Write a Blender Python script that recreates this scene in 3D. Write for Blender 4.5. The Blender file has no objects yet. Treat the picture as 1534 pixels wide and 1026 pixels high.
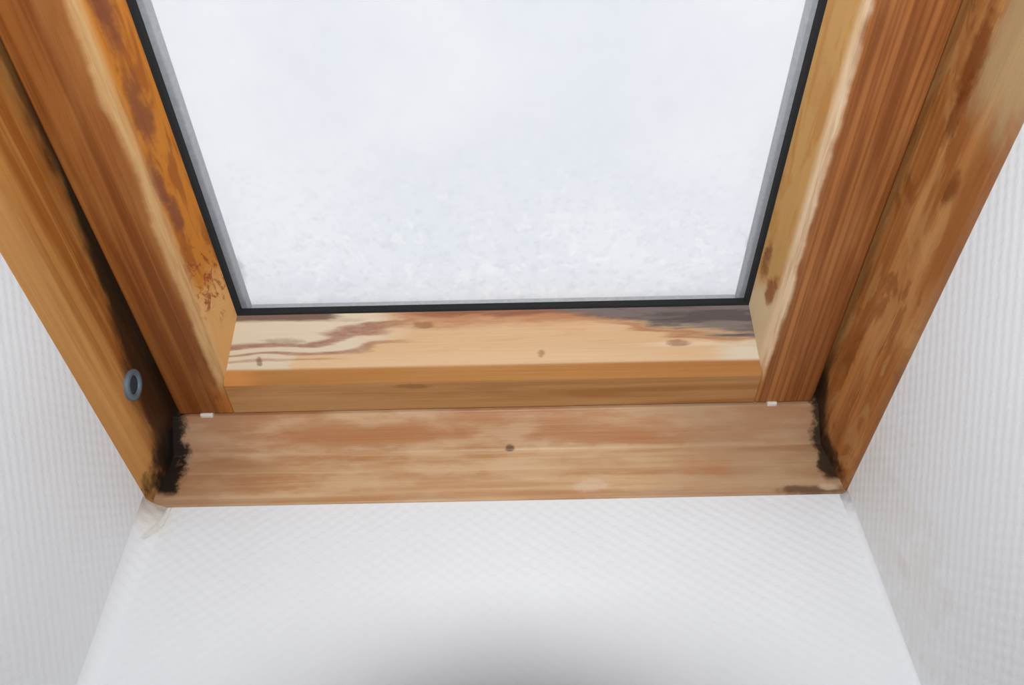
import bpy, bmesh, math, random
from mathutils import Vector, Matrix, noise as mnoise
random.seed(4)
sc = bpy.context.scene
col = sc.collection

# ------------------------------------------------------------------ camera, world, lights, exposure
# Window space: x across, y up the slope, z into the room; origin at the middle of the frame's lower inner edge.
# (X, d, n) = across, down the slope, outward, measured from the spot where the photographer stood.
D0, N0 = 0.6237, 0.43
PITCH = math.radians(135)                       # 45 degree roof
CAM_W = Vector((0.0182, 0.0, 1.5))
ROT = Matrix.Rotation(PITCH, 4, 'X')
def L(X, d, n): return Vector((X, D0 - d, N0 - n))
ORI = CAM_W - (ROT @ L(0.0182, 0, 0))
WIN = Matrix.Translation(ORI) @ ROT
def W(X, d, n): return WIN @ L(X, d, n)

pi_, ya_, ro_, F_PX = 0.8021, -0.0022, -0.0207, 1167.8
def dirw(v): return (ROT.to_3x3() @ Vector((v[0], -v[1], -v[2]))).normalized()
_F = Vector((0, math.cos(pi_), math.sin(pi_))); _U = Vector((0, -math.sin(pi_), math.cos(pi_))); _R = Vector((1, 0, 0))
_F2 = _F*math.cos(ya_) + _R*math.sin(ya_); _R2 = _R*math.cos(ya_) - _F*math.sin(ya_)
_R3 = _R2*math.cos(ro_) + _U*math.sin(ro_); _U3 = _U*math.cos(ro_) - _R2*math.sin(ro_)
FW, RW, UW = dirw(_F2), dirw(_R3), dirw(_U3)
cd = bpy.data.cameras.new('camera'); cam = bpy.data.objects.new('camera', cd); col.objects.link(cam)
cd.sensor_fit = 'HORIZONTAL'; cd.sensor_width = 36; cd.lens = 36*F_PX/1534; cd.clip_start = 0.005
cm = Matrix((RW, UW, -FW)).transposed().to_4x4(); cm.translation = CAM_W
cam.matrix_world = cm
sc.camera = cam

wd = bpy.data.worlds.new('overcast_sky'); sc.world = wd; wd.use_nodes = True
bg = wd.node_tree.nodes['Background']; bg.inputs[0].default_value = (0.96, 0.97, 1.0, 1); bg.inputs[1].default_value = 1.10

# the flash on top of the camera that took the picture
fl = bpy.data.lights.new('camera_flash_offscreen', 'AREA'); fl.shape = 'RECTANGLE'; fl.size = 0.034; fl.size_y = 0.014
fl.energy = 4.7; fl.color = (0.96, 0.985, 1.0)
flo = bpy.data.objects.new('camera_flash_offscreen', fl); col.objects.link(flo)
FLASH = CAM_W + UW*0.076 - FW*0.045
fm = Matrix((RW, UW, -FW)).transposed().to_4x4(); fm.translation = FLASH
flo.matrix_world = fm
vs = sc.view_settings
vs.view_transform = 'Standard'; vs.look = 'None'; vs.exposure = 0.0; vs.gamma = 1.0; vs.use_curve_mapping = False

# ------------------------------------------------------------------ node helpers
class S:
    """a socket in a node tree with arithmetic"""
    def __init__(s, t, k): s.t, s.k = t, k
    def _m(s, op, *a, clamp=False):
        n = s.t.nodes.new('ShaderNodeMath'); n.operation = op; n.use_clamp = clamp
        for i, v in enumerate((s,)+a):
            if isinstance(v, S): s.t.links.new(v.k, n.inputs[i])
            else: n.inputs[i].default_value = v
        return S(s.t, n.outputs[0])
    def __add__(s, o): return s._m('ADD', o)
    __radd__ = __add__
    def __sub__(s, o): return s._m('SUBTRACT', o)
    def __rsub__(s, o): return (s*-1) + o
    def __mul__(s, o): return s._m('MULTIPLY', o)
    __rmul__ = __mul__
    def __truediv__(s, o): return s._m('DIVIDE', o)
    def abs(s): return s._m('ABSOLUTE')
    def sin(s): return s._m('SINE')
    def min(s, o): return s._m('MINIMUM', o)
    def max(s, o): return s._m('MAXIMUM', o)
    def step(s, a, b):
        n = s.t.nodes.new('ShaderNodeMapRange'); n.interpolation_type = 'SMOOTHSTEP'; n.clamp = True
        lo, hi, o0, o1 = (a, b, 0.0, 1.0) if a < b else (b, a, 1.0, 0.0)
        s.t.links.new(s.k, n.inputs['Value']); n.inputs['From Min'].default_value = lo; n.inputs['From Max'].default_value = hi
        n.inputs['To Min'].default_value = o0; n.inputs['To Max'].default_value = o1
        return S(s.t, n.outputs['Result'])
class Ctx:
    def __init__(s, m):
        s.t = m.node_tree; tc = s.t.nodes.new('ShaderNodeTexCoord'); s.co = tc.outputs['Object']
        sp = s.t.nodes.new('ShaderNodeSeparateXYZ'); s.t.links.new(s.co, sp.inputs[0])
        s.x, s.y, s.z = (S(s.t, sp.outputs[i]) for i in range(3))
    def noise(s, scale=(1, 1, 1), detail=4, rough=0.55, off=(0, 0, 0), dist=0.0):
        mp = s.t.nodes.new('ShaderNodeMapping'); mp.inputs['Scale'].default_value = scale; mp.inputs['Location'].default_value = off
        s.t.links.new(s.co, mp.inputs[0])
        n = s.t.nodes.new('ShaderNodeTexNoise'); n.inputs['Scale'].default_value = 1; n.inputs['Detail'].default_value = detail
        n.inputs['Roughness'].default_value = rough; n.inputs['Distortion'].default_value = dist
        s.t.links.new(mp.outputs[0], n.inputs['Vector'])
        return S(s.t, n.outputs['Fac'])
    def mix(s, f, a, b):
        n = s.t.nodes.new('ShaderNodeMix'); n.data_type = 'RGBA'
        for v, i in ((f, 0), (a, 6), (b, 7)):
            if isinstance(v, S): s.t.links.new(v.k, n.inputs[i])
            elif i == 0: n.inputs[i].default_value = v
            else: n.inputs[i].default_value = (*v, 1)
        return S(s.t, n.outputs[2])
    def blob(s, cx, cy, rx, ry, axes='xy', nz=None, amt=0.6):
        a, b = getattr(s, axes[0]), getattr(s, axes[1])
        u = (a - cx)/rx; v = (b - cy)/ry
        r = u*u + v*v
        if nz is not None: r = r + (nz - 0.5)*(amt*4)
        r2 = s.noise((70, 70, 70), 4, 0.65, (cx*37, cy*53, 2.0))
        return (r + (r2 - 0.5)*2.4).step(1.5, 0.05)
def lin(r, g, b):
    f = lambda c: (c/255/12.92) if c/255 <= 0.04045 else ((c/255+0.055)/1.055)**2.4
    return (f(r), f(g), f(b))
def mat(name):
    m = bpy.data.materials.new(name); m.use_nodes = True
    return m, m.node_tree, m.node_tree.nodes['Principled BSDF'], Ctx(m)
def bump(t, b, h, strength, dist):
    n = t.nodes.new('ShaderNodeBump'); n.inputs['Strength'].default_value = strength; n.inputs['Distance'].default_value = dist
    t.links.new(h.k, n.inputs['Height']); t.links.new(n.outputs[0], b.inputs['Normal'])
def plain(name, c, rough=0.5, metal=0.0, var=0.12, sc_=60):
    m, t, b, c_ = mat(name)
    nz = c_.noise((sc_,)*3)
    t.links.new(c_.mix(nz, tuple(v*(1-var) for v in c), tuple(min(1, v*(1+var)) for v in c)).k, b.inputs['Base Color'])
    b.inputs['Roughness'].default_value = rough; b.inputs['Metallic'].default_value = metal
    return m

WOOD = {}
def wood(name, axis, base, dark, light, seed, stains=None, stripe=0.0, rough=0.42, figure=1.0):
    """lacquered pine: long grain along the given axis, stains laid over it"""
    m, t, b, c = mat(name)
    lo, hi = 2.2, 95.0
    sc1 = tuple(lo if a == axis else hi for a in 'xyz'); sc2 = tuple(5.5 if a == axis else 30.0 for a in 'xyz')
    sc3 = tuple(9.0 if a == axis else 420.0 for a in 'xyz')
    o = (seed*3.1, seed*1.7, seed*2.3)
    g1 = c.noise(sc1, 5, 0.6, o, 0.6); g2 = c.noise(sc2, 3, 0.5, o, 0.3); g3 = c.noise(sc3, 2, 0.5, o)
    colr = c.mix(g1.step(0.38, 0.66), dark, base)
    colr = c.mix(g2.step(0.45, 0.8)*0.75*figure, colr, light)
    colr = c.mix(g3.step(0.5, 0.78)*0.28, colr, dark)
    if stripe:
        w = ((c.x*1.0 + c.noise((0.6, 0.8, 0.6), 2, 0.5, o)*0.012)*(2*math.pi/0.0062)).sin()
        colr = c.mix(w.step(0.1, 0.95)*stripe, colr, dark)
    if stains: colr = stains(c, colr)
    t.links.new(colr.k, b.inputs['Base Color'])
    b.inputs['Roughness'].default_value = rough
    b.inputs['Specular IOR Level'].default_value = 0.3
    bump(t, b, g1 + g3*0.5, 0.35, 0.0012)
    return m

# ------------------------------------------------------------------ mesh helpers (all in window space)
def link(name, me, m, parent=None, place=True):
    o = bpy.data.objects.new(name, me); col.objects.link(o)
    if m: me.materials.append(m)
    if parent is not None: o.parent = parent
    elif place: o.matrix_world = WIN
    return o
def empty(name):
    o = bpy.data.objects.new(name, None); col.objects.link(o); o.matrix_world = WIN; o.empty_display_size = 0.1
    return o
def tag(o, label=None, cat=None, group=None, kind=None):
    for k, v in (('label', label), ('category', cat), ('group', group), ('kind', kind)):
        if v: o[k] = v
    return o
def finish(bm, name, bev=0.0, smooth=False, seg=2):
    bmesh.ops.recalc_face_normals(bm, faces=bm.faces)
    if bev:
        es = [e for e in bm.edges if len(e.link_faces) == 2 and e.calc_face_angle(0) > 0.2]
        bmesh.ops.bevel(bm, geom=es, offset=bev, segments=seg, profile=0.5, affect='EDGES', clamp_overlap=True)
    if smooth:
        for f in bm.faces: f.smooth = True
    me = bpy.data.meshes.new(name); bm.to_mesh(me); bm.free(); return me
def prism(profile, axis, a0, a1, name, bev=0.0015, cuts=1):
    """profile: list of (p, n); p is X for axis 'd' (stiles) or d for axis 'X' (rails); extruded from a0 to a1"""
    bm = bmesh.new(); rings = []
    for k in range(cuts+1):
        a = a0 + (a1-a0)*k/cuts
        rings.append([bm.verts.new(L(p, a, n) if axis == 'd' else L(a, p, n)) for p, n in profile])
    m = len(profile)
    for r, q in zip(rings, rings[1:]):
        for i in range(m): bm.faces.new((r[i], r[(i+1) % m], q[(i+1) % m], q[i]))
    bm.faces.new(rings[0][::-1]); bm.faces.new(rings[-1])
    return finish(bm, name, bev)
def boxm(x0, x1, d0, d1, n0, n1, name, bev=0.0):
    return prism([(x0, n0), (x1, n0), (x1, n1), (x0, n1)], 'd', d0, d1, name, bev)

# ------------------------------------------------------------------ wallpaper
def wallpaper(name, ax, tint=(0.775, 0.79, 0.815), stain=None, relief=0.36):
    m, t, b, c = mat(name)
    u = getattr(c, ax); w = c.z
    wob = c.noise((40, 40, 40), 2, 0.5)*0.9
    h = ((u*(2*math.pi/0.0150)) + wob).sin()*((w*(2*math.pi/0.0105)) + wob).sin()
    fine = c.noise((260, 260, 260), 3, 0.6)
    big = c.noise((7, 7, 7), 3, 0.5)
    colr = c.mix(big.step(0.3, 0.75), tuple(v*0.965 for v in tint), tint)
    if stain: colr = stain(c, colr)
    t.links.new(colr.k, b.inputs['Base Color']); b.inputs['Roughness'].default_value = 0.55; b.inputs['Specular IOR Level'].default_value = 0.25
    bump(t, b, h.step(-0.9, 0.9)*0.8 + fine*0.30, relief, 0.0010)
    return m
def lower_stain(c, colr):
    nz = c.noise((60, 60, 60), 3)
    k = c.blob(-0.322, 0.012, 0.022, 0.022, 'xz', nz, 0.7)
    return c.mix(k*0.40, colr, lin(222, 212, 190))
def right_stain(c, colr):
    nz = c.noise((50, 50, 50), 3)
    k = c.blob(0.04, 0.07, 0.07, 0.11, 'yz', nz, 0.9)
    colr = c.mix(k*0.22, colr, lin(205, 195, 172))
    k = c.blob(0.045, 0.104, 0.010, 0.012, 'yz', nz, 0.6)
    return c.mix(k*0.15, colr, lin(190, 165, 130))
WP_LOW = wallpaper('embossed_wallpaper_lower', 'x', stain=lower_stain)
WP_LEFT = wallpaper('embossed_wallpaper_left', 'y')
WP_RIGHT = wallpaper('embossed_wallpaper_right', 'y', stain=right_stain)
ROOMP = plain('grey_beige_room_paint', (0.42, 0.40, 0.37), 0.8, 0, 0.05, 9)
BOARDS = plain('brown_floor', (0.16, 0.09, 0.05), 0.5, 0, 0.3, 6)
PAINT = plain('white_room_paint', (0.75, 0.74, 0.72), 0.7, 0, 0.04, 9)

# ------------------------------------------------------------------ the room
NM = 0.10                                        # the mouth of the reveal, level with the sloping ceiling
XW = 0.332; DT = -0.56                           # reveal side walls and the upper end
def slab_grid(corners, nu, nv, thick, name):
    """a bilinear grid on four window-space corners, thickened backwards by the vector thick"""
    bm = bmesh.new(); a, b_, c_, d_ = corners; V_ = []
    for j in range(nv+1):
        for i in range(nu+1):
            s, t = i/nu, j/nv
            V_.append(bm.verts.new((a*(1-s)+b_*s)*(1-t) + (d_*(1-s)+c_*s)*t))
    back = [bm.verts.new(p.co + thick) for p in V_]
    w = nu+1
    for j in range(nv):
        for i in range(nu):
            q = (j*w+i, j*w+i+1, (j+1)*w+i+1, (j+1)*w+i)
            bm.faces.new([V_[k] for k in q]); bm.faces.new([back[k] for k in q[::-1]])
    ring = [j for j in range(w)] + [j*w+nu for j in range(1, nv+1)] + [nv*w+i for i in range(nu-1, -1, -1)] + [j*w for j in range(nv-1, 0, -1)]
    for i, k in enumerate(ring):
        k2 = ring[(i+1) % len(ring)]; bm.faces.new((V_[k], back[k], back[k2], V_[k2]))
    return finish(bm, name)
DL = D0 + 0.002
NE = N0 + 0.006                                  # walls run 6 mm behind the frame's edge
wall_lower = link('wall_lower', slab_grid([L(-XW-.02, DL, NE), L(XW+.02, DL, NE), L(XW+.02, DL, NM), L(-XW-.02, DL, NM)], 8, 6, Vector((0, -.02, 0)), 'wall_lower'), WP_LOW)
wall_left = link('wall_left', slab_grid([L(-XW, DT, NE), L(-XW, DL, NE), L(-XW, DL, NM), L(-XW, DT, NM)], 8, 6, Vector((-.02, 0, 0)), 'wall_left'), WP_LEFT)
wall_right = link('wall_right', slab_grid([L(XW, DT, NE), L(XW, DL, NE), L(XW, DL, NM), L(XW, DT, NM)], 8, 6, Vector((.02, 0, 0)), 'wall_right'), WP_RIGHT)
wall_upper = link('wall_upper', slab_grid([L(-XW-.02, DT, NE), L(XW+.02, DT, NE), L(XW+.02, DT, NM), L(-XW-.02, DT, NM)], 4, 4, Vector((0, .02, 0)), 'wall_upper'), WP_LOW)
tag(wall_lower, 'white embossed wallpaper on the lower reveal under the roof window', kind='structure')
tag(wall_left, 'white embossed wallpaper on the reveal beside the metal bolt socket', kind='structure')
tag(wall_right, 'white embossed wallpaper with a faint beige stain on the side reveal', kind='structure')
tag(wall_upper, 'white wallpapered upper reveal above the roof window', kind='structure')
def cove_r(r, n): return r*(0.42 + 0.58*max(0.0, min(1.0, (n - 0.20)/(N0 - 0.20))))
def cove(name, sx, r, m, parent):
    """rounded inside corner where the lower and the side wallpaper meet"""
    bm = bmesh.new(); rows = []
    for n in (N0 - .0006, 0.40, 0.36, 0.32, 0.28, 0.18, NM):
        rr = cove_r(r, n)
        row = [bm.verts.new(L(sx*(XW+.004), DL+.004, n))]
        for k in range(13):
            a = math.radians(90*k/12)
            row.append(bm.verts.new(L(sx*(XW + .0007 - rr + rr*math.cos(a)), DL + .0007 - rr + rr*math.sin(a), n)))
        rows.append(row)
    w = len(rows[0])
    for p, q in zip(rows, rows[1:]):
        for i in range(w):
            f = bm.faces.new((p[i], p[(i+1) % w], q[(i+1) % w], q[i])); f.smooth = 0 < i < w-1
    bm.faces.new(rows[0]); bm.faces.new(rows[-1][::-1])
    bmesh.ops.recalc_face_normals(bm, faces=bm.faces)
    me = bpy.data.meshes.new(name); bm.to_mesh(me); bm.free()
    return link(name, me, m, parent)
CL, CR = 0.027, 0.011
cove('corner_cove', -1, CL, WP_LOW, wall_lower)
cove('corner_cove', 1, CR, WP_LOW, wall_lower)

# sloping ceiling with the opening, roof thickness included
def ring_mesh(xo, xi, do0, di0, di1, do1, n0, n1, name):
    bm = bmesh.new()
    def quad(n):
        o = [bm.verts.new(L(x, d, n)) for x, d in ((-xo, do0), (xo, do0), (xo, do1), (-xo, do1))]
        i = [bm.verts.new(L(x, d, n)) for x, d in ((-xi, di0), (xi, di0), (xi, di1), (-xi, di1))]
        for k in range(4): bm.faces.new((o[k], o[(k+1) % 4], i[(k+1) % 4], i[k]))
        return o, i
    a, b_ = quad(n0), quad(n1)
    for p, q in zip(a, b_):
        for k in range(4): bm.faces.new((p[k], p[(k+1) % 4], q[(k+1) % 4], q[k]))
    return finish(bm, name)
ceil = link('ceiling', ring_mesh(2.0, XW+.02, -1.25, DT-.02, DL+.02, 1.62, NM, 0.60, 'ceiling'), PAINT)
tag(ceil, 'white sloping attic ceiling around the window reveal', kind='structure')
def wbox(name, lo, hi, label):
    bm = bmesh.new(); bmesh.ops.create_cube(bm, size=1)
    for v in bm.verts: v.co = Vector(((lo[i]+hi[i])/2 + v.co[i]*(hi[i]-lo[i]) for i in range(3)))
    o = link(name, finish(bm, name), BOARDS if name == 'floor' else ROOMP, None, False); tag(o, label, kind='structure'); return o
top = W(0, -1.25, NM); bot = W(0, 1.62, NM)
wbox('floor', (-2.1, -3.1, -0.1), (2.1, bot.y+.45, 0), 'attic floor')
wbox('wall_knee', (-2.1, bot.y, 0), (2.1, bot.y+.1, bot.z+.12), 'low white knee wall under the slope')
wbox('wall_back', (-2.1, -3.1, 0), (2.1, -3.0, top.z+.3), 'white back wall of the attic')
wbox('ceiling_flat', (-2.1, -3.1, top.z), (2.1, top.z*0+top.y+.25, top.z+.1), 'flat white ceiling of the attic')
wbox('wall_gable_left', (-2.1, -3.1, 0), (-2.0, bot.y+.1, top.z+.6), 'white gable wall of the attic')
wbox('wall_gable_right', (2.0, -3.1, 0), (2.1, bot.y+.1, top.z+.6), 'white gable wall of the attic')

# ------------------------------------------------------------------ wood stains
def worn_arris(c, colr, xe, wid, tone, amt=0.9):
    """lacquer rubbed off along the stile's inner arris, unevenly"""
    a = c.noise((6, 9, 6), 3, 0.6, (2, 8, 1)); b = c.noise((30, 45, 30), 3, 0.6, (5, 1, 1)); e = c.noise((300, 16, 300), 3, 0.6)
    w = (a - 0.30)*(wid*2.2) + (b - .5)*(wid*0.9) + c.y.step(0.32, 0.12)*(wid*0.55)
    dx = c.x.abs() - (xe - 0.0012)
    k = (dx - w)/wid
    k = k.step(0.35, -0.45)*dx.step(-0.0030 - wid*0.25, -0.0008)
    return c.mix(k*c.y.step(0.058, 0.088)*(0.62 + 0.38*e.step(0.35, 0.6))*amt, colr, tone)
BLACK = lin(22, 18, 16)
def st_frame_left(c, colr):
    nz = c.noise((70, 22, 70), 5, 0.65); n2 = c.noise((30, 9, 30), 4, 0.6, (4, 2, 1))
    # pale worn strip down the room side
    colr = c.mix((c.z + (n2-.5)*.03).step(-0.045, -0.01)*0.55, colr, lin(208, 158, 96))
    # mould creeping from the gap, wider towards the bottom
    lim = c.y.step(0.34, 0.03)*0.040 + 0.001
    k = ((c.z + 0.090)/1.0 - lim + (nz-.5)*0.022).step(0.006, -0.008)*c.y.step(0.46, 0.30)
    colr = c.mix(k*0.93, colr, lin(34, 25, 17))
    k2 = ((c.z + 0.075) - lim + (nz-.5)*0.03).step(0.004, -0.012)*c.y.step(0.62, 0.30)*n2.step(0.45, 0.6)
    colr = c.mix(k2*0.6, colr, lin(70, 38, 18))
    # black corner
    k3 = c.blob(0.012, -0.05, 0.030, 0.045, 'yz', nz, 0.5)
    return c.mix(k3*0.95, colr, BLACK)
def st_frame_right(c, colr):
    nz = c.noise((70, 22, 70), 5, 0.65); n2 = c.noise((40, 12, 40), 4, 0.6, (7, 2, 1), 0.8)
    colr = c.mix(n2.step(0.54, 0.64)*0.6, colr, lin(120, 66, 28))
    colr = c.mix(n2.step(0.46, 0.38)*0.4, colr, lin(190, 146, 92))
    for by, bz, ry, rz in ((0.40, -0.062, 0.035, 0.010), (0.315, -0.034, 0.016, 0.006), (0.36, -0.058, 0.03, 0.006)):
        colr = c.mix(c.blob(by, bz, ry, rz, 'yz', nz, 0.6)*0.75, colr, lin(104, 48, 14))
    colr = c.mix((c.y + (n2-.5)*.10).step(0.35, 0.40)*(c.z+(nz-.5)*.02).step(-0.058, -0.048)*0.85, colr, lin(176, 148, 108))
    colr = c.mix((c.z + (nz-.5)*.012).step(-0.010, -0.002)*0.4, colr, lin(150, 118, 92))
    k = ((c.z + 0.085) - c.y.step(0.09, 0.0)*0.035 + (nz-.5)*0.03).step(0.004, -0.010)*c.y.step(0.12, 0.05)
    colr = c.mix(k*0.9, colr, BLACK)
    k3 = c.blob(0.005, -0.045, 0.016, 0.032, 'yz', nz, 0.5)
    return c.mix(k3*0.9, colr, BLACK)
def st_frame_rail(c, colr):
    nz = c.noise((55, 60, 60), 5, 0.65); n2 = c.noise((10, 40, 40), 4, 0.6, (3, 1, 8))
    colr = c.mix(((c.z+.004).abs()).step(0.005, 0.001)*n2.step(0.45, 0.6)*0.6, colr, lin(112, 58, 28))
    colr = c.mix(n2.step(0.42, 0.62)*0.5, colr, lin(216, 186, 150))
    colr = c.mix((n2.step(0.66, 0.36)*0.75 + 0.25)*(c.y + (nz-.5)*.012).step(0.000, 0.008)*0.7, colr, lin(176, 116, 74))   # reddish lacquer left on the upper band, rubbed off below
    # greyed, water-marked right end and left end
    colr = c.mix((c.x + (n2-.5)*.2).step(0.12, 0.24)*0.5, colr, lin(158, 126, 100))
    colr = c.mix((c.x + (n2-.5)*.1).step(-0.20, -0.29)*0.4, colr, lin(150, 112, 88))
    k = (c.x + (nz-.5)*0.05).step(-0.306, -0.318)*(c.z+(nz-.5)*.02).step(-0.008, -0.02)
    colr = c.mix(k*0.97, colr, BLACK)
    k = (c.x + (nz-.5)*0.03).step(0.312, 0.320)*(c.z+(nz-.5)*.02).step(-0.010, -0.022)
    colr = c.mix(k*0.9, colr, BLACK)
    k = c.blob(0.30, -0.004, 0.035, 0.006, 'xz', nz, 0.5)
    colr = c.mix(k*0.7, colr, lin(70, 42, 26))
    colr = c.mix(c.blob(0.317, -0.007, 0.010, 0.004, 'xz', nz, 0.3)*0.7, colr, lin(214, 190, 160))
    colr = c.mix(c.blob(0.09, -0.014, 0.02, 0.008, 'xz', nz, 0.6)*0.35, colr, lin(226, 206, 186))
    colr = c.mix(c.blob(0.20, -0.035, 0.03, 0.012, 'xz', nz, 0.6)*0.35, colr, lin(180, 116, 66))
    k = c.blob(0.012, -0.060, 0.005, 0.003, 'xz', nz, 0.3)
    return c.mix(k*0.8, colr, lin(80, 48, 20))
def st_sash_left(c, colr):
    nz = c.noise((90, 14, 90), 4, 0.6, (1, 5, 2), 0.6); n2 = c.noise((60, 22, 60), 4, 0.6, (9, 4, 2), 1.0); n3 = c.noise((120, 60, 120), 4, 0.65, (2, 4, 7), 0.8)
    bev = (c.z + 0.088).step(-0.001, -0.004)            # the inner bevel towards the glass
    face = 1 - bev
    colr = c.mix(bev*0.85, colr, lin(190, 118, 40))
    colr = c.mix(bev*nz.step(0.48, 0.62)*0.7, colr, lin(136, 70, 26))
    # purplish old stain patches high up, a flaked knot lower down
    for by, bz, ry, rz in ((0.43, -0.104, 0.035, 0.008), (0.353, -0.1035, 0.030, 0.007), (0.295, -0.097, 0.028, 0.004), (0.262, -0.100, 0.02, 0.005)):
        colr = c.mix(bev*c.blob(by, bz, ry, rz, 'yz', n2, 0.5)*0.75, colr, lin(106, 56, 44))
    colr = c.mix(bev*(c.y + (n2-.5)*.10).step(0.215, 0.165)*0.8, colr, lin(212, 164, 104))
    colr = c.mix(bev*n3.step(0.52, 0.60)*c.y.step(0.25, 0.215)*c.y.step(0.13, 0.17)*0.85, colr, lin(138, 66, 34))
    colr = c.mix(face*(c.y+(n2-.5)*.1).step(0.10, 0.05)*(c.x+(n3-.5)*.02).step(-0.278, -0.268)*0.5, colr, lin(196, 124, 56))
    return worn_arris(c, colr, 0.2629, 0.0085, lin(204, 164, 112), 0.85)
def st_sash_right(c, colr):
    nz = c.noise((90, 14, 90), 4, 0.6, (1, 5, 2), 0.6); n2 = c.noise((40, 22, 40), 4, 0.6, (2, 4, 2), 1.0); n3 = c.noise((120, 60, 120), 4, 0.65, (2, 4, 7), 0.8)
    bev = (c.z + 0.088).step(-0.001, -0.004)
    colr = c.mix(bev*0.85, colr, lin(186, 144, 86))
    colr = c.mix(bev*nz.step(0.50, 0.64)*0.6, colr, lin(164, 110, 52))
    colr = c.mix(bev*n2.step(0.55, 0.68)*0.5, colr, lin(170, 122, 70))
    colr = c.mix(bev*(c.y + (n2-.5)*.04).step(0.185, 0.15)*0.75, colr, lin(206, 184, 150))
    colr = c.mix(bev*c.blob(0.193, -0.113, 0.018, 0.005, 'yz', n3, 0.6)*0.85, colr, lin(112, 58, 30))
    colr = c.mix(bev*c.blob(0.168, -0.101, 0.018, 0.006, 'yz', n3, 0.6)*0.85, colr, lin(128, 70, 30))
    return worn_arris(c, colr, 0.2572, 0.0062, lin(218, 190, 156), 0.95)
def st_sash_rail(c, colr):
    nz = c.noise((14, 160, 160), 4, 0.6, (1, 5, 2), 0.7); n2 = c.noise((11, 90, 90), 4, 0.55, (9, 4, 2), 1.0)
    n3 = c.noise((9, 60, 60), 4, 0.6, (2, 2, 2)); n4 = c.noise((5, 25, 25), 2, 0.5, (6, 3, 1)); n5 = c.noise((60, 200, 200), 4, 0.7, (1, 3, 9))
    s = (0.1367 - c.y)/0.05                              # 0 at the glass, 1 at the bevel's lower edge
    bev = c.z.step(-0.0925, -0.0945)
    colr = c.mix(bev*0.9, colr, lin(220, 180, 138))
    colr = c.mix(bev*(n2-.5).step(0.02, 0.16)*0.45, colr, lin(206, 160, 112))
    colr = c.mix(bev*(s + (n3-.5)*.4).step(0.55, 0.95)*0.5, colr, lin(228, 194, 154))
    # reddish old stain under the gasket, deepest in the middle
    colr = c.mix(bev*(s + (n3-.5)*.55).step(0.36, 0.08)*c.x.step(-0.14, -0.05)*0.85, colr, lin(168, 106, 70))
    colr = c.mix(bev*(s + (n2-.5)*.5).step(0.14, 0.02)*c.x.step(-0.12, -0.04)*0.6, colr, lin(120, 72, 52))
    # lacquer flaked off at the left: bleached wood between curving red-brown lines of what is left
    sw = s + (n4-.5)*0.9 + (n3-.5)*0.28 + (c.x + 0.15)*1.1
    edge = c.x + (n3-.5)*0.16 + (n5-.5)*0.03
    upper = edge.step(-0.075, -0.135)*sw.step(0.66, 0.56)
    lower = (c.x + (n5-.5)*0.05 + (n3-.5)*.06).step(-0.185, -0.205)
    bare = upper.max(lower)*bev
    colr = c.mix(bare*0.85, colr, lin(220, 204, 178))
    ln = (edge.step(-0.05, -0.11))*bev
    colr = c.mix(ln*((sw - 0.36).abs().step(0.075, 0.02))*(0.4+n5)*0.8, colr, lin(146, 86, 62))
    colr = c.mix(ln*((sw - 0.60).abs().step(0.060, 0.015))*(0.3+n5)*0.8, colr, lin(150, 92, 68))
    colr = c.mix(ln*((sw - 0.76).abs().step(0.05, 0.01))*c.x.step(-0.13, -0.17)*(0.3+n5)*0.6, colr, lin(166, 110, 80))
    colr = c.mix(edge.step(-0.13, -0.17)*bev*((s + (n3-.5)*.3 - 0.04).abs().step(0.13, 0.04))*0.85, colr, lin(96, 54, 44))
    # grey weathered wedge at the right
    lim = (c.x - 0.035)*2.7
    wedge = (s - lim + (nz-.5)*0.45 + (n3-.5)*.3).step(0.08, -0.08)*c.x.step(0.00, 0.06)*bev
    colr = c.mix(wedge*0.92, colr, lin(116, 106, 102))
    colr = c.mix(wedge*n2.step(0.42, 0.6)*0.75, colr, lin(74, 68, 68))
    rim = (s - lim - 0.10 + (nz-.5)*0.4 + (n3-.5)*.3).abs().step(0.09, 0.01)*c.x.step(0.07, 0.14)*bev
    colr = c.mix(rim*0.65, colr, lin(156, 94, 58))
    colr = c.mix((c.x+(n3-.5)*.06).step(0.20, 0.24)*bev*(s+(n5-.5)*.3).step(0.58, 0.75)*0.8, colr, lin(222, 208, 186))
    colr = c.mix((c.x+(n3-.5)*.12).step(0.12, 0.16)*bev*((s+(n3-.5)*.2-.66).abs().step(.07, .02))*0.6, colr, lin(228, 206, 176))
    # narrow chamfer, redder than the face below
    ch = (1-bev)*c.y.step(0.0738, 0.0752)
    colr = c.mix(ch*0.6, colr, lin(182, 122, 60))
    colr = c.mix(ch*c.x.step(-0.22, -0.25)*0.6, colr, lin(214, 140, 72))
    for bx, by, rx, ry, q in ((0.044, 0.097, .004, .0035, .5), (-0.066, 0.124, .010, .003, .5), (-0.083, 0.069, .022, .0035, .55), (-0.226, 0.0955, .003, .004, .7), (-0.20, 0.112, .02, .003, .4), (0.175, 0.104, .012, .003, .6)):
        colr = c.mix(c.blob(bx, by, rx, ry, 'xy', n5, 0.7)*q, colr, lin(124, 78, 46))
    return colr

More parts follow.
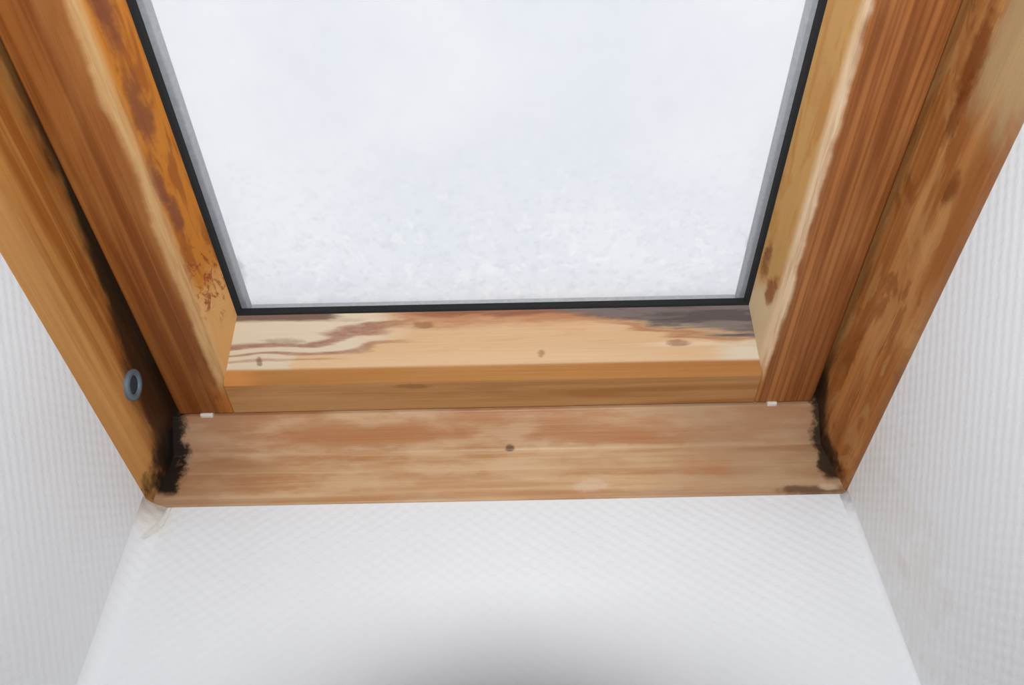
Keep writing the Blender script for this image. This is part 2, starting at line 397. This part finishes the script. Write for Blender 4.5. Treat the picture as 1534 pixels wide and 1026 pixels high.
M_FL = wood('pine_frame_left', 'y', lin(186, 128, 66), lin(150, 88, 36), lin(206, 156, 92), 1, st_frame_left)
M_FR = wood('pine_frame_right', 'y', lin(178, 120, 66), lin(146, 88, 42), lin(196, 144, 90), 2, st_frame_right)
M_FB = wood('pine_frame_bottom', 'x', lin(200, 164, 124), lin(178, 130, 88), lin(214, 184, 148), 3, st_frame_rail)
M_SL = wood('pine_sash_left', 'y', lin(152, 92, 42), lin(122, 66, 26), lin(172, 116, 62), 4, st_sash_left)
M_SR = wood('pine_sash_right', 'y', lin(170, 108, 58), lin(124, 70, 32), lin(184, 126, 74), 5, st_sash_right, stripe=0.55)
M_SB = wood('pine_sash_bottom', 'x', lin(178, 130, 80), lin(156, 104, 56), lin(192, 146, 98), 6, st_sash_rail)
RUBBER = plain('black_rubber', (0.006, 0.006, 0.007), 0.85)
ALU = plain('grey_aluminium_spacer', (0.46, 0.47, 0.49), 0.5, 0.25, 0.25, 240)
STEEL = plain('blue_grey_zinc', (0.13, 0.17, 0.21), 0.6, 0.2)
BORE_SHADE = plain('dark_blue_hole_shade', (0.02, 0.035, 0.05), 0.6)
WHITEP = plain('off_white_plastic', (0.75, 0.73, 0.66), 0.45)
FILLER = plain('cream_filler', (0.66, 0.65, 0.60), 0.8, 0, 0.12, 200)

# ------------------------------------------------------------------ window_1: the fixed frame
NB = 0.60
win = empty('window_1'); tag(win, 'varnished pine roof window frame with black mould in its lower corners', kind='structure')
TOPD = -0.55
fl_ = link('frame_stile', prism([(-0.332, N0), (-0.328, 0.46), (-0.3255, 0.515), (-0.3255, NB), (-0.352, NB), (-0.352, N0)], 'd', TOPD, D0+.001, 'frame_stile', 0.0012), M_FL, win)
fl_['label'] = 'orange pine side member with a black mouldy edge and metal socket'
fr_ = link('frame_stile', prism([(0.332, N0), (0.328, 0.46), (0.3215, 0.515), (0.3215, NB), (0.352, NB), (0.352, N0)], 'd', TOPD, D0+.001, 'frame_stile', 0.0012), M_FR, win)
fr_['label'] = 'brown blotched pine side member'
fb_ = link('frame_bottom_rail', prism([(D0, N0), (D0-.0006, 0.4885), (0.6215, 0.490), (0.5915, 0.5145), (0.5915, NB), (D0+.022, NB), (D0+.022, N0)], 'X', -0.3315, 0.3315, 'frame_bottom_rail', 0.0010), M_FB, win)
fb_['label'] = 'worn pine bottom rail with a slanting upper band'
ft_ = link('frame_top_rail', prism([(TOPD-.02, N0), (TOPD+.01, N0), (TOPD+.04, 0.515), (TOPD+.04, NB), (TOPD-.02, NB)], 'X', -0.3315, 0.3315, 'frame_top_rail', 0.0012), M_FB, win)
# bolt socket in the left member
def tube(profile, seg, name, axis_pt, ex, ey, ez):
    """lathe: profile of (radius, height) about axis ez through axis_pt (window space)"""
    bm = bmesh.new(); rows = []
    for r, h in profile:
        rows.append([bm.verts.new(axis_pt + ez*h + (ex*math.cos(2*math.pi*k/seg)*1.0 + ey*math.sin(2*math.pi*k/seg))*r) for k in range(seg)])
    for p, q in zip(rows, rows[1:]):
        for k in range(seg): bm.faces.new((p[k], p[(k+1) % seg], q[(k+1) % seg], q[k]))
    bm.faces.new(rows[0][::-1]); bm.faces.new(rows[-1])
    return finish(bm, name, 0, True)
sock_p = L(-0.3282, 0.5109, 0.4835)
ex, ey, ez = Vector((0, 1.0, 0)), Vector((0, 0, 1.0)), Vector((1, 0, 0))
ring = link('bolt_socket', tube([(0.0145, -0.012), (0.0145, 0.0030), (0.0138, 0.0042), (0.0098, 0.0044), (0.0088, 0.0034), (0.0086, -0.006)], 24, 'bolt_socket', sock_p, ex, ey, ez), STEEL, fl_)
ring['label'] = 'blue-grey metal bolt socket'
link('hole_shade_disc', tube([(0.0087, -0.004), (0.0087, 0.0022), (0.006, 0.0025)], 20, 'hole_shade_disc', sock_p, ex, ey, ez), BORE_SHADE, ring)  # shallow disc, coloured dark to paint in the shade of the socket's hole

# ------------------------------------------------------------------ the sash
sash = empty('window_sash')
tag(sash, 'pivoting pine sash with peeling lacquer around a snow-covered pane', 'window sash')
ST = -0.50
def stile(sx, xo, xe, xg, m, label):
    pr = [(sx*xo, 0.518), (sx*(xo-.003), 0.515), (sx*(xe+.0035), 0.515), (sx*(xe+.0012), 0.5156), (sx*(xe-.0008), 0.5182), (sx*xg, 0.550), (sx*xg, 0.556), (sx*(xg+.020), 0.556), (sx*(xg+.020), 0.590), (sx*xo, 0.590)]
    o = link('sash_stile', prism(pr, 'd', ST, 0.5885, 'sash_stile', 0.0012), m, sash); o['label'] = label
    return o
sl = stile(-1, 0.3195, 0.2629, 0.2415, M_SL, 'dark brown stained sash side')
sr = stile(1, 0.3165, 0.2572, 0.2398, M_SR, 'striped brown pine sash side')
sb = link('sash_bottom_rail', prism([(0.5880, 0.515), (0.5494, 0.515), (0.5368, 0.523), (0.4880, 0.5495), (0.4880, 0.556), (0.508, 0.556), (0.508, 0.590), (0.5880, 0.590)], 'X', -0.2628, 0.2570, 'sash_bottom_rail', 0.0008), M_SB, sash)
sb['label'] = 'pale pine bottom rail with flaked lacquer and a grey weathered corner'
link('sash_top_rail', prism([(ST, 0.515), (ST+.04, 0.515), (ST+.09, 0.5495), (ST+.09, 0.556), (ST+.07, 0.556), (ST+.07, 0.590), (ST, 0.590)], 'X', -0.2628, 0.2570, 'sash_top_rail', 0.0008), M_SB, sash)
# gasket strips: black rubber lip between wood and glass
def gasket(pr, axis, a0, a1): link('gasket_strip', prism(pr, axis, a0, a1, 'gasket_strip', 0.0006), RUBBER, sash)
gasket([(-0.2440, 0.5488), (-0.2388, 0.5500), (-0.2382, 0.5565), (-0.2450, 0.5565)], 'd', ST+.08, 0.4895)
gasket([(0.2425, 0.5488), (0.2372, 0.5500), (0.2364, 0.5565), (0.2435, 0.5565)], 'd', ST+.08, 0.4895)
gasket([(0.4890, 0.5490), (0.4862, 0.5497), (0.4855, 0.5565), (0.4900, 0.5565)], 'X', -0.243, 0.2415)
# double glazing
def glass(name, tint, rough):
    m, t, b, c = mat(name); t.nodes.remove(b)
    tr = t.nodes.new('ShaderNodeBsdfTransparent'); tr.inputs[0].default_value = (*tint, 1)
    gl = t.nodes.new('ShaderNodeBsdfGlossy'); gl.inputs['Roughness'].default_value = rough
    lw = t.nodes.new('ShaderNodeFresnel'); lw.inputs['IOR'].default_value = 1.25
    mx = t.nodes.new('ShaderNodeMixShader'); t.links.new(lw.outputs[0], mx.inputs[0]); t.links.new(tr.outputs[0], mx.inputs[1]); t.links.new(gl.outputs[0], mx.inputs[2])
    t.links.new(mx.outputs[0], t.nodes['Material Output'].inputs[0]); return m
GLASS = glass('clear_glass', (0.985, 0.985, 0.985), 0.25)
gi = link('inner_pane', boxm(-0.2625, 0.2610, ST+.075, 0.507, 0.5567, 0.5600, 'inner_pane'), GLASS, sash)
go = link('outer_pane', boxm(-0.2625, 0.2610, ST+.075, 0.507, 0.5720, 0.5755, 'outer_pane'), GLASS, sash)
for nm, a in (('L', (-0.2610, -0.2345)), ('R', (0.2330, 0.2595))):
    o = link('spacer_bar', boxm(a[0], a[1], ST+.08, 0.506, 0.5602, 0.5718, 'spacer_bar', 0.0010), ALU, sash); o['label'] = 'grey metal spacer between the panes'
link('spacer_bar', boxm(-0.2345, 0.2330, 0.494, 0.506, 0.5602, 0.5718, 'spacer_bar', 0.0010), ALU, sash)

# small white clips in the gap under the sash
for X, w in ((-0.2905, .0062), (0.2750, .0048)):
    m_ = boxm(X-w, X+w, 0.5876, 0.5925, 0.5125, 0.5185, 'gap_clip', 0.001)
    o = link('gap_clip', m_, WHITEP, win); o['label'] = 'tiny off-white plastic clip'

# ------------------------------------------------------------------ snow on the outer pane
def snow_mat():
    m, t, b, c = mat('thin_wet_snow'); t.nodes.remove(b)
    n1 = c.noise((6, 6, 6), 4, 0.6); n2 = c.noise((150, 150, 150), 3, 0.65); n3 = c.noise((60, 60, 60), 3, 0.6, (3, 1, 2)); n4 = c.noise((90, 90, 90), 2, 0.5, (8, 1, 4))
    low = c.y.step(0.34, 0.15)
    colr = c.mix(n1.step(0.3, 0.7), (0.87, 0.89, 0.93), (0.95, 0.955, 0.975))
    colr = c.mix(n3.step(0.48, 0.72)*(low*0.7+0.25)*0.40, colr, (0.76, 0.78, 0.82))
    colr = c.mix(n2.step(0.52, 0.68)*(low*0.8+0.15)*0.40, colr, (0.72, 0.74, 0.76))
    colr = c.mix(n4.step(0.55, 0.70)*low*0.6, colr, (1.0, 1.0, 1.0))
    # meltwater-dark spots by the lower corners
    for bx, by, rx, ry in ((-0.243, 0.165, 0.010, 0.016), (0.246, 0.185, 0.012, 0.012), (0.246, 0.150, 0.010, 0.02)):
        colr = c.mix(c.blob(bx, by, rx, ry, 'xy', n3, 0.7)*0.6, colr, (0.42, 0.44, 0.45))
    tl = t.nodes.new('ShaderNodeBsdfTranslucent'); t.links.new(colr.k, tl.inputs[0])
    df = t.nodes.new('ShaderNodeBsdfDiffuse'); t.links.new(colr.k, df.inputs[0])
    mx = t.nodes.new('ShaderNodeMixShader'); mx.inputs[0].default_value = 0.12
    t.links.new(tl.outputs[0], mx.inputs[1]); t.links.new(df.outputs[0], mx.inputs[2])
    t.links.new(mx.outputs[0], t.nodes['Material Output'].inputs[0]); return m
bm = bmesh.new(); nx, ny = 90, 150; g = []
for j in range(ny+1):
    for i in range(nx+1):
        X = -0.2600 + 0.5185*i/nx; d = ST+.08 + (0.506-ST-.08)*j/ny
        z = 0.5775 + 0.004*(0.5+0.5*mnoise.noise(Vector((X*22, d*22, 0)))) + 0.0012*mnoise.noise(Vector((X*130, d*130, 4)))
        g.append(bm.verts.new(L(X, d, z)))
for j in range(ny):
    for i in range(nx):
        a = j*(nx+1)+i; bm.faces.new((g[a], g[a+1], g[a+nx+2], g[a+nx+1])).smooth = True
snow = link('snow_layer', finish(bm, 'snow_layer', 0, True), snow_mat())
tag(snow, 'thin wet white snow lying on the outside of the pane', 'snow', kind='stuff')

# ------------------------------------------------------------------ wrinkled, cracked wallpaper in the lower left corner
def floor_d(X, n):
    rr = cove_r(CL, n); e = (-XW + rr) - X
    return DL if e <= 0 else DL - rr + math.sqrt(max(0.0, rr*rr - e*e))
def ribbon(pts, w, h, name, m, parent):
    """a raised crease along points on the lower wall (X, n)"""
    bm = bmesh.new(); rows = []
    for k, (X, n) in enumerate(pts):
        a = Vector(pts[max(0, k-1)]); b_ = Vector(pts[min(len(pts)-1, k+1)]); t = (b_-a).normalized(); s = Vector((-t.y, t.x))
        f = math.sin(math.pi*(k+.6)/(len(pts)+.2))
        ww, hh = w*(0.35+0.65*f), h*f
        rows.append([bm.verts.new(L(X+s.x*u*ww, floor_d(X+s.x*u*ww, n+s.y*u*ww) - hh*q + .0004, n+s.y*u*ww)) for u, q in ((-1, 0), (-.45, .8), (0, 1), (.45, .7), (1, 0))])
    for p, q in zip(rows, rows[1:]):
        for i in range(4): bm.faces.new((p[i], p[i+1], q[i+1], q[i]))
    return link(name, finish(bm, name, 0, True), m, parent)
o = ribbon([(-0.3135, 0.4290), (-0.3140, 0.421), (-0.3155, 0.413), (-0.3185, 0.405), (-0.3225, 0.398), (-0.3250, 0.392)], 0.0026, 0.0016, 'wallpaper_crease', FILLER, wall_lower)
o['label'] = 'beige lifted crease in the wallpaper'

# ------------------------------------------------------------------ the camera that took the picture, on its tripod (its lens shades the flash)
BODY = plain('black_camera_plastic', (0.015, 0.015, 0.016), 0.6)
def rotm(): 
    m_ = Matrix((RW, UW, -FW)).transposed().to_4x4(); m_.translation = CAM_W; return m_
pc = bpy.data.objects.new('flash_camera', None); col.objects.link(pc); pc.matrix_world = rotm()
tag(pc, 'black camera with raised flash on a tripod facing the roof window', 'camera')
def cbox(name, lo, hi, bev, parent=pc):
    bm = bmesh.new(); bmesh.ops.create_cube(bm, size=1)
    for v in bm.verts: v.co = Vector(((lo[i]+hi[i])/2 + v.co[i]*(hi[i]-lo[i]) for i in range(3)))
    return link(name, finish(bm, name, bev), BODY, parent)
cbox('camera_body', (-.068, -.048, .050), (.068, .048, .095), .008)
cbox('hand_grip', (.046, -.046, .030), (.070, .040, .056), .008)
cbox('flash_head', (-.030, .058, .048), (.030, .090, .085), .005)
cbox('flash_hinge', (-.022, .044, .060), (.022, .062, .088), .003)
def ringz(name, prof, parent=pc, seg=40):
    bm = bmesh.new(); rows = [[bm.verts.new((r*math.cos(2*math.pi*k/seg), r*math.sin(2*math.pi*k/seg), z)) for k in range(seg)] for r, z in prof]
    for p, q in zip(rows, rows[1:]+rows[:1]):
        for k in range(seg): bm.faces.new((p[k], p[(k+1) % seg], q[(k+1) % seg], q[k]))
    return link(name, finish(bm, name, 0, False), BODY, parent)
lb = ringz('lens_barrel', [(.0365, .052), (.0365, -.040), (.0335, -.040), (.030, .010), (.030, .052)])
ringz('zoom_ring', [(.0385, .030), (.0385, .005), (.0360, .005), (.0360, .030)], lb)
tp = bpy.data.objects.new('tripod', None); col.objects.link(tp); tp.location = CAM_W + Vector((0, -.072, -1.5))
tag(tp, 'thin black tripod standing on the attic floor', 'tripod')
def rod(name, a, b, r, parent, seg=12):
    a, b = Vector(a), Vector(b); z = (b-a).normalized(); x = z.orthogonal().normalized(); y = z.cross(x)
    bm = bmesh.new(); rows = [[bm.verts.new(p + (x*math.cos(2*math.pi*k/seg) + y*math.sin(2*math.pi*k/seg))*r) for k in range(seg)] for p in (a, b)]
    for k in range(seg): bm.faces.new((rows[0][k], rows[0][(k+1) % seg], rows[1][(k+1) % seg], rows[1][k]))
    bm.faces.new(rows[0]); bm.faces.new(rows[1])
    return link(name, finish(bm, name), BODY, parent)
rod('mount_plate', (0, 0, 1.430), (0, 0, 1.4535), .028, tp, 24)
rod('centre_column', (0, 0, 1.0), (0, 0, 1.432), .012, tp)
rod('collar', (0, 0, 1.18), (0, 0, 1.24), .026, tp, 20)
for k in range(3):
    a = math.radians(90 + 120*k)
    rod('leg', (.02*math.cos(a), .02*math.sin(a), 1.21), (.40*math.cos(a), .40*math.sin(a), .006), .010, tp)
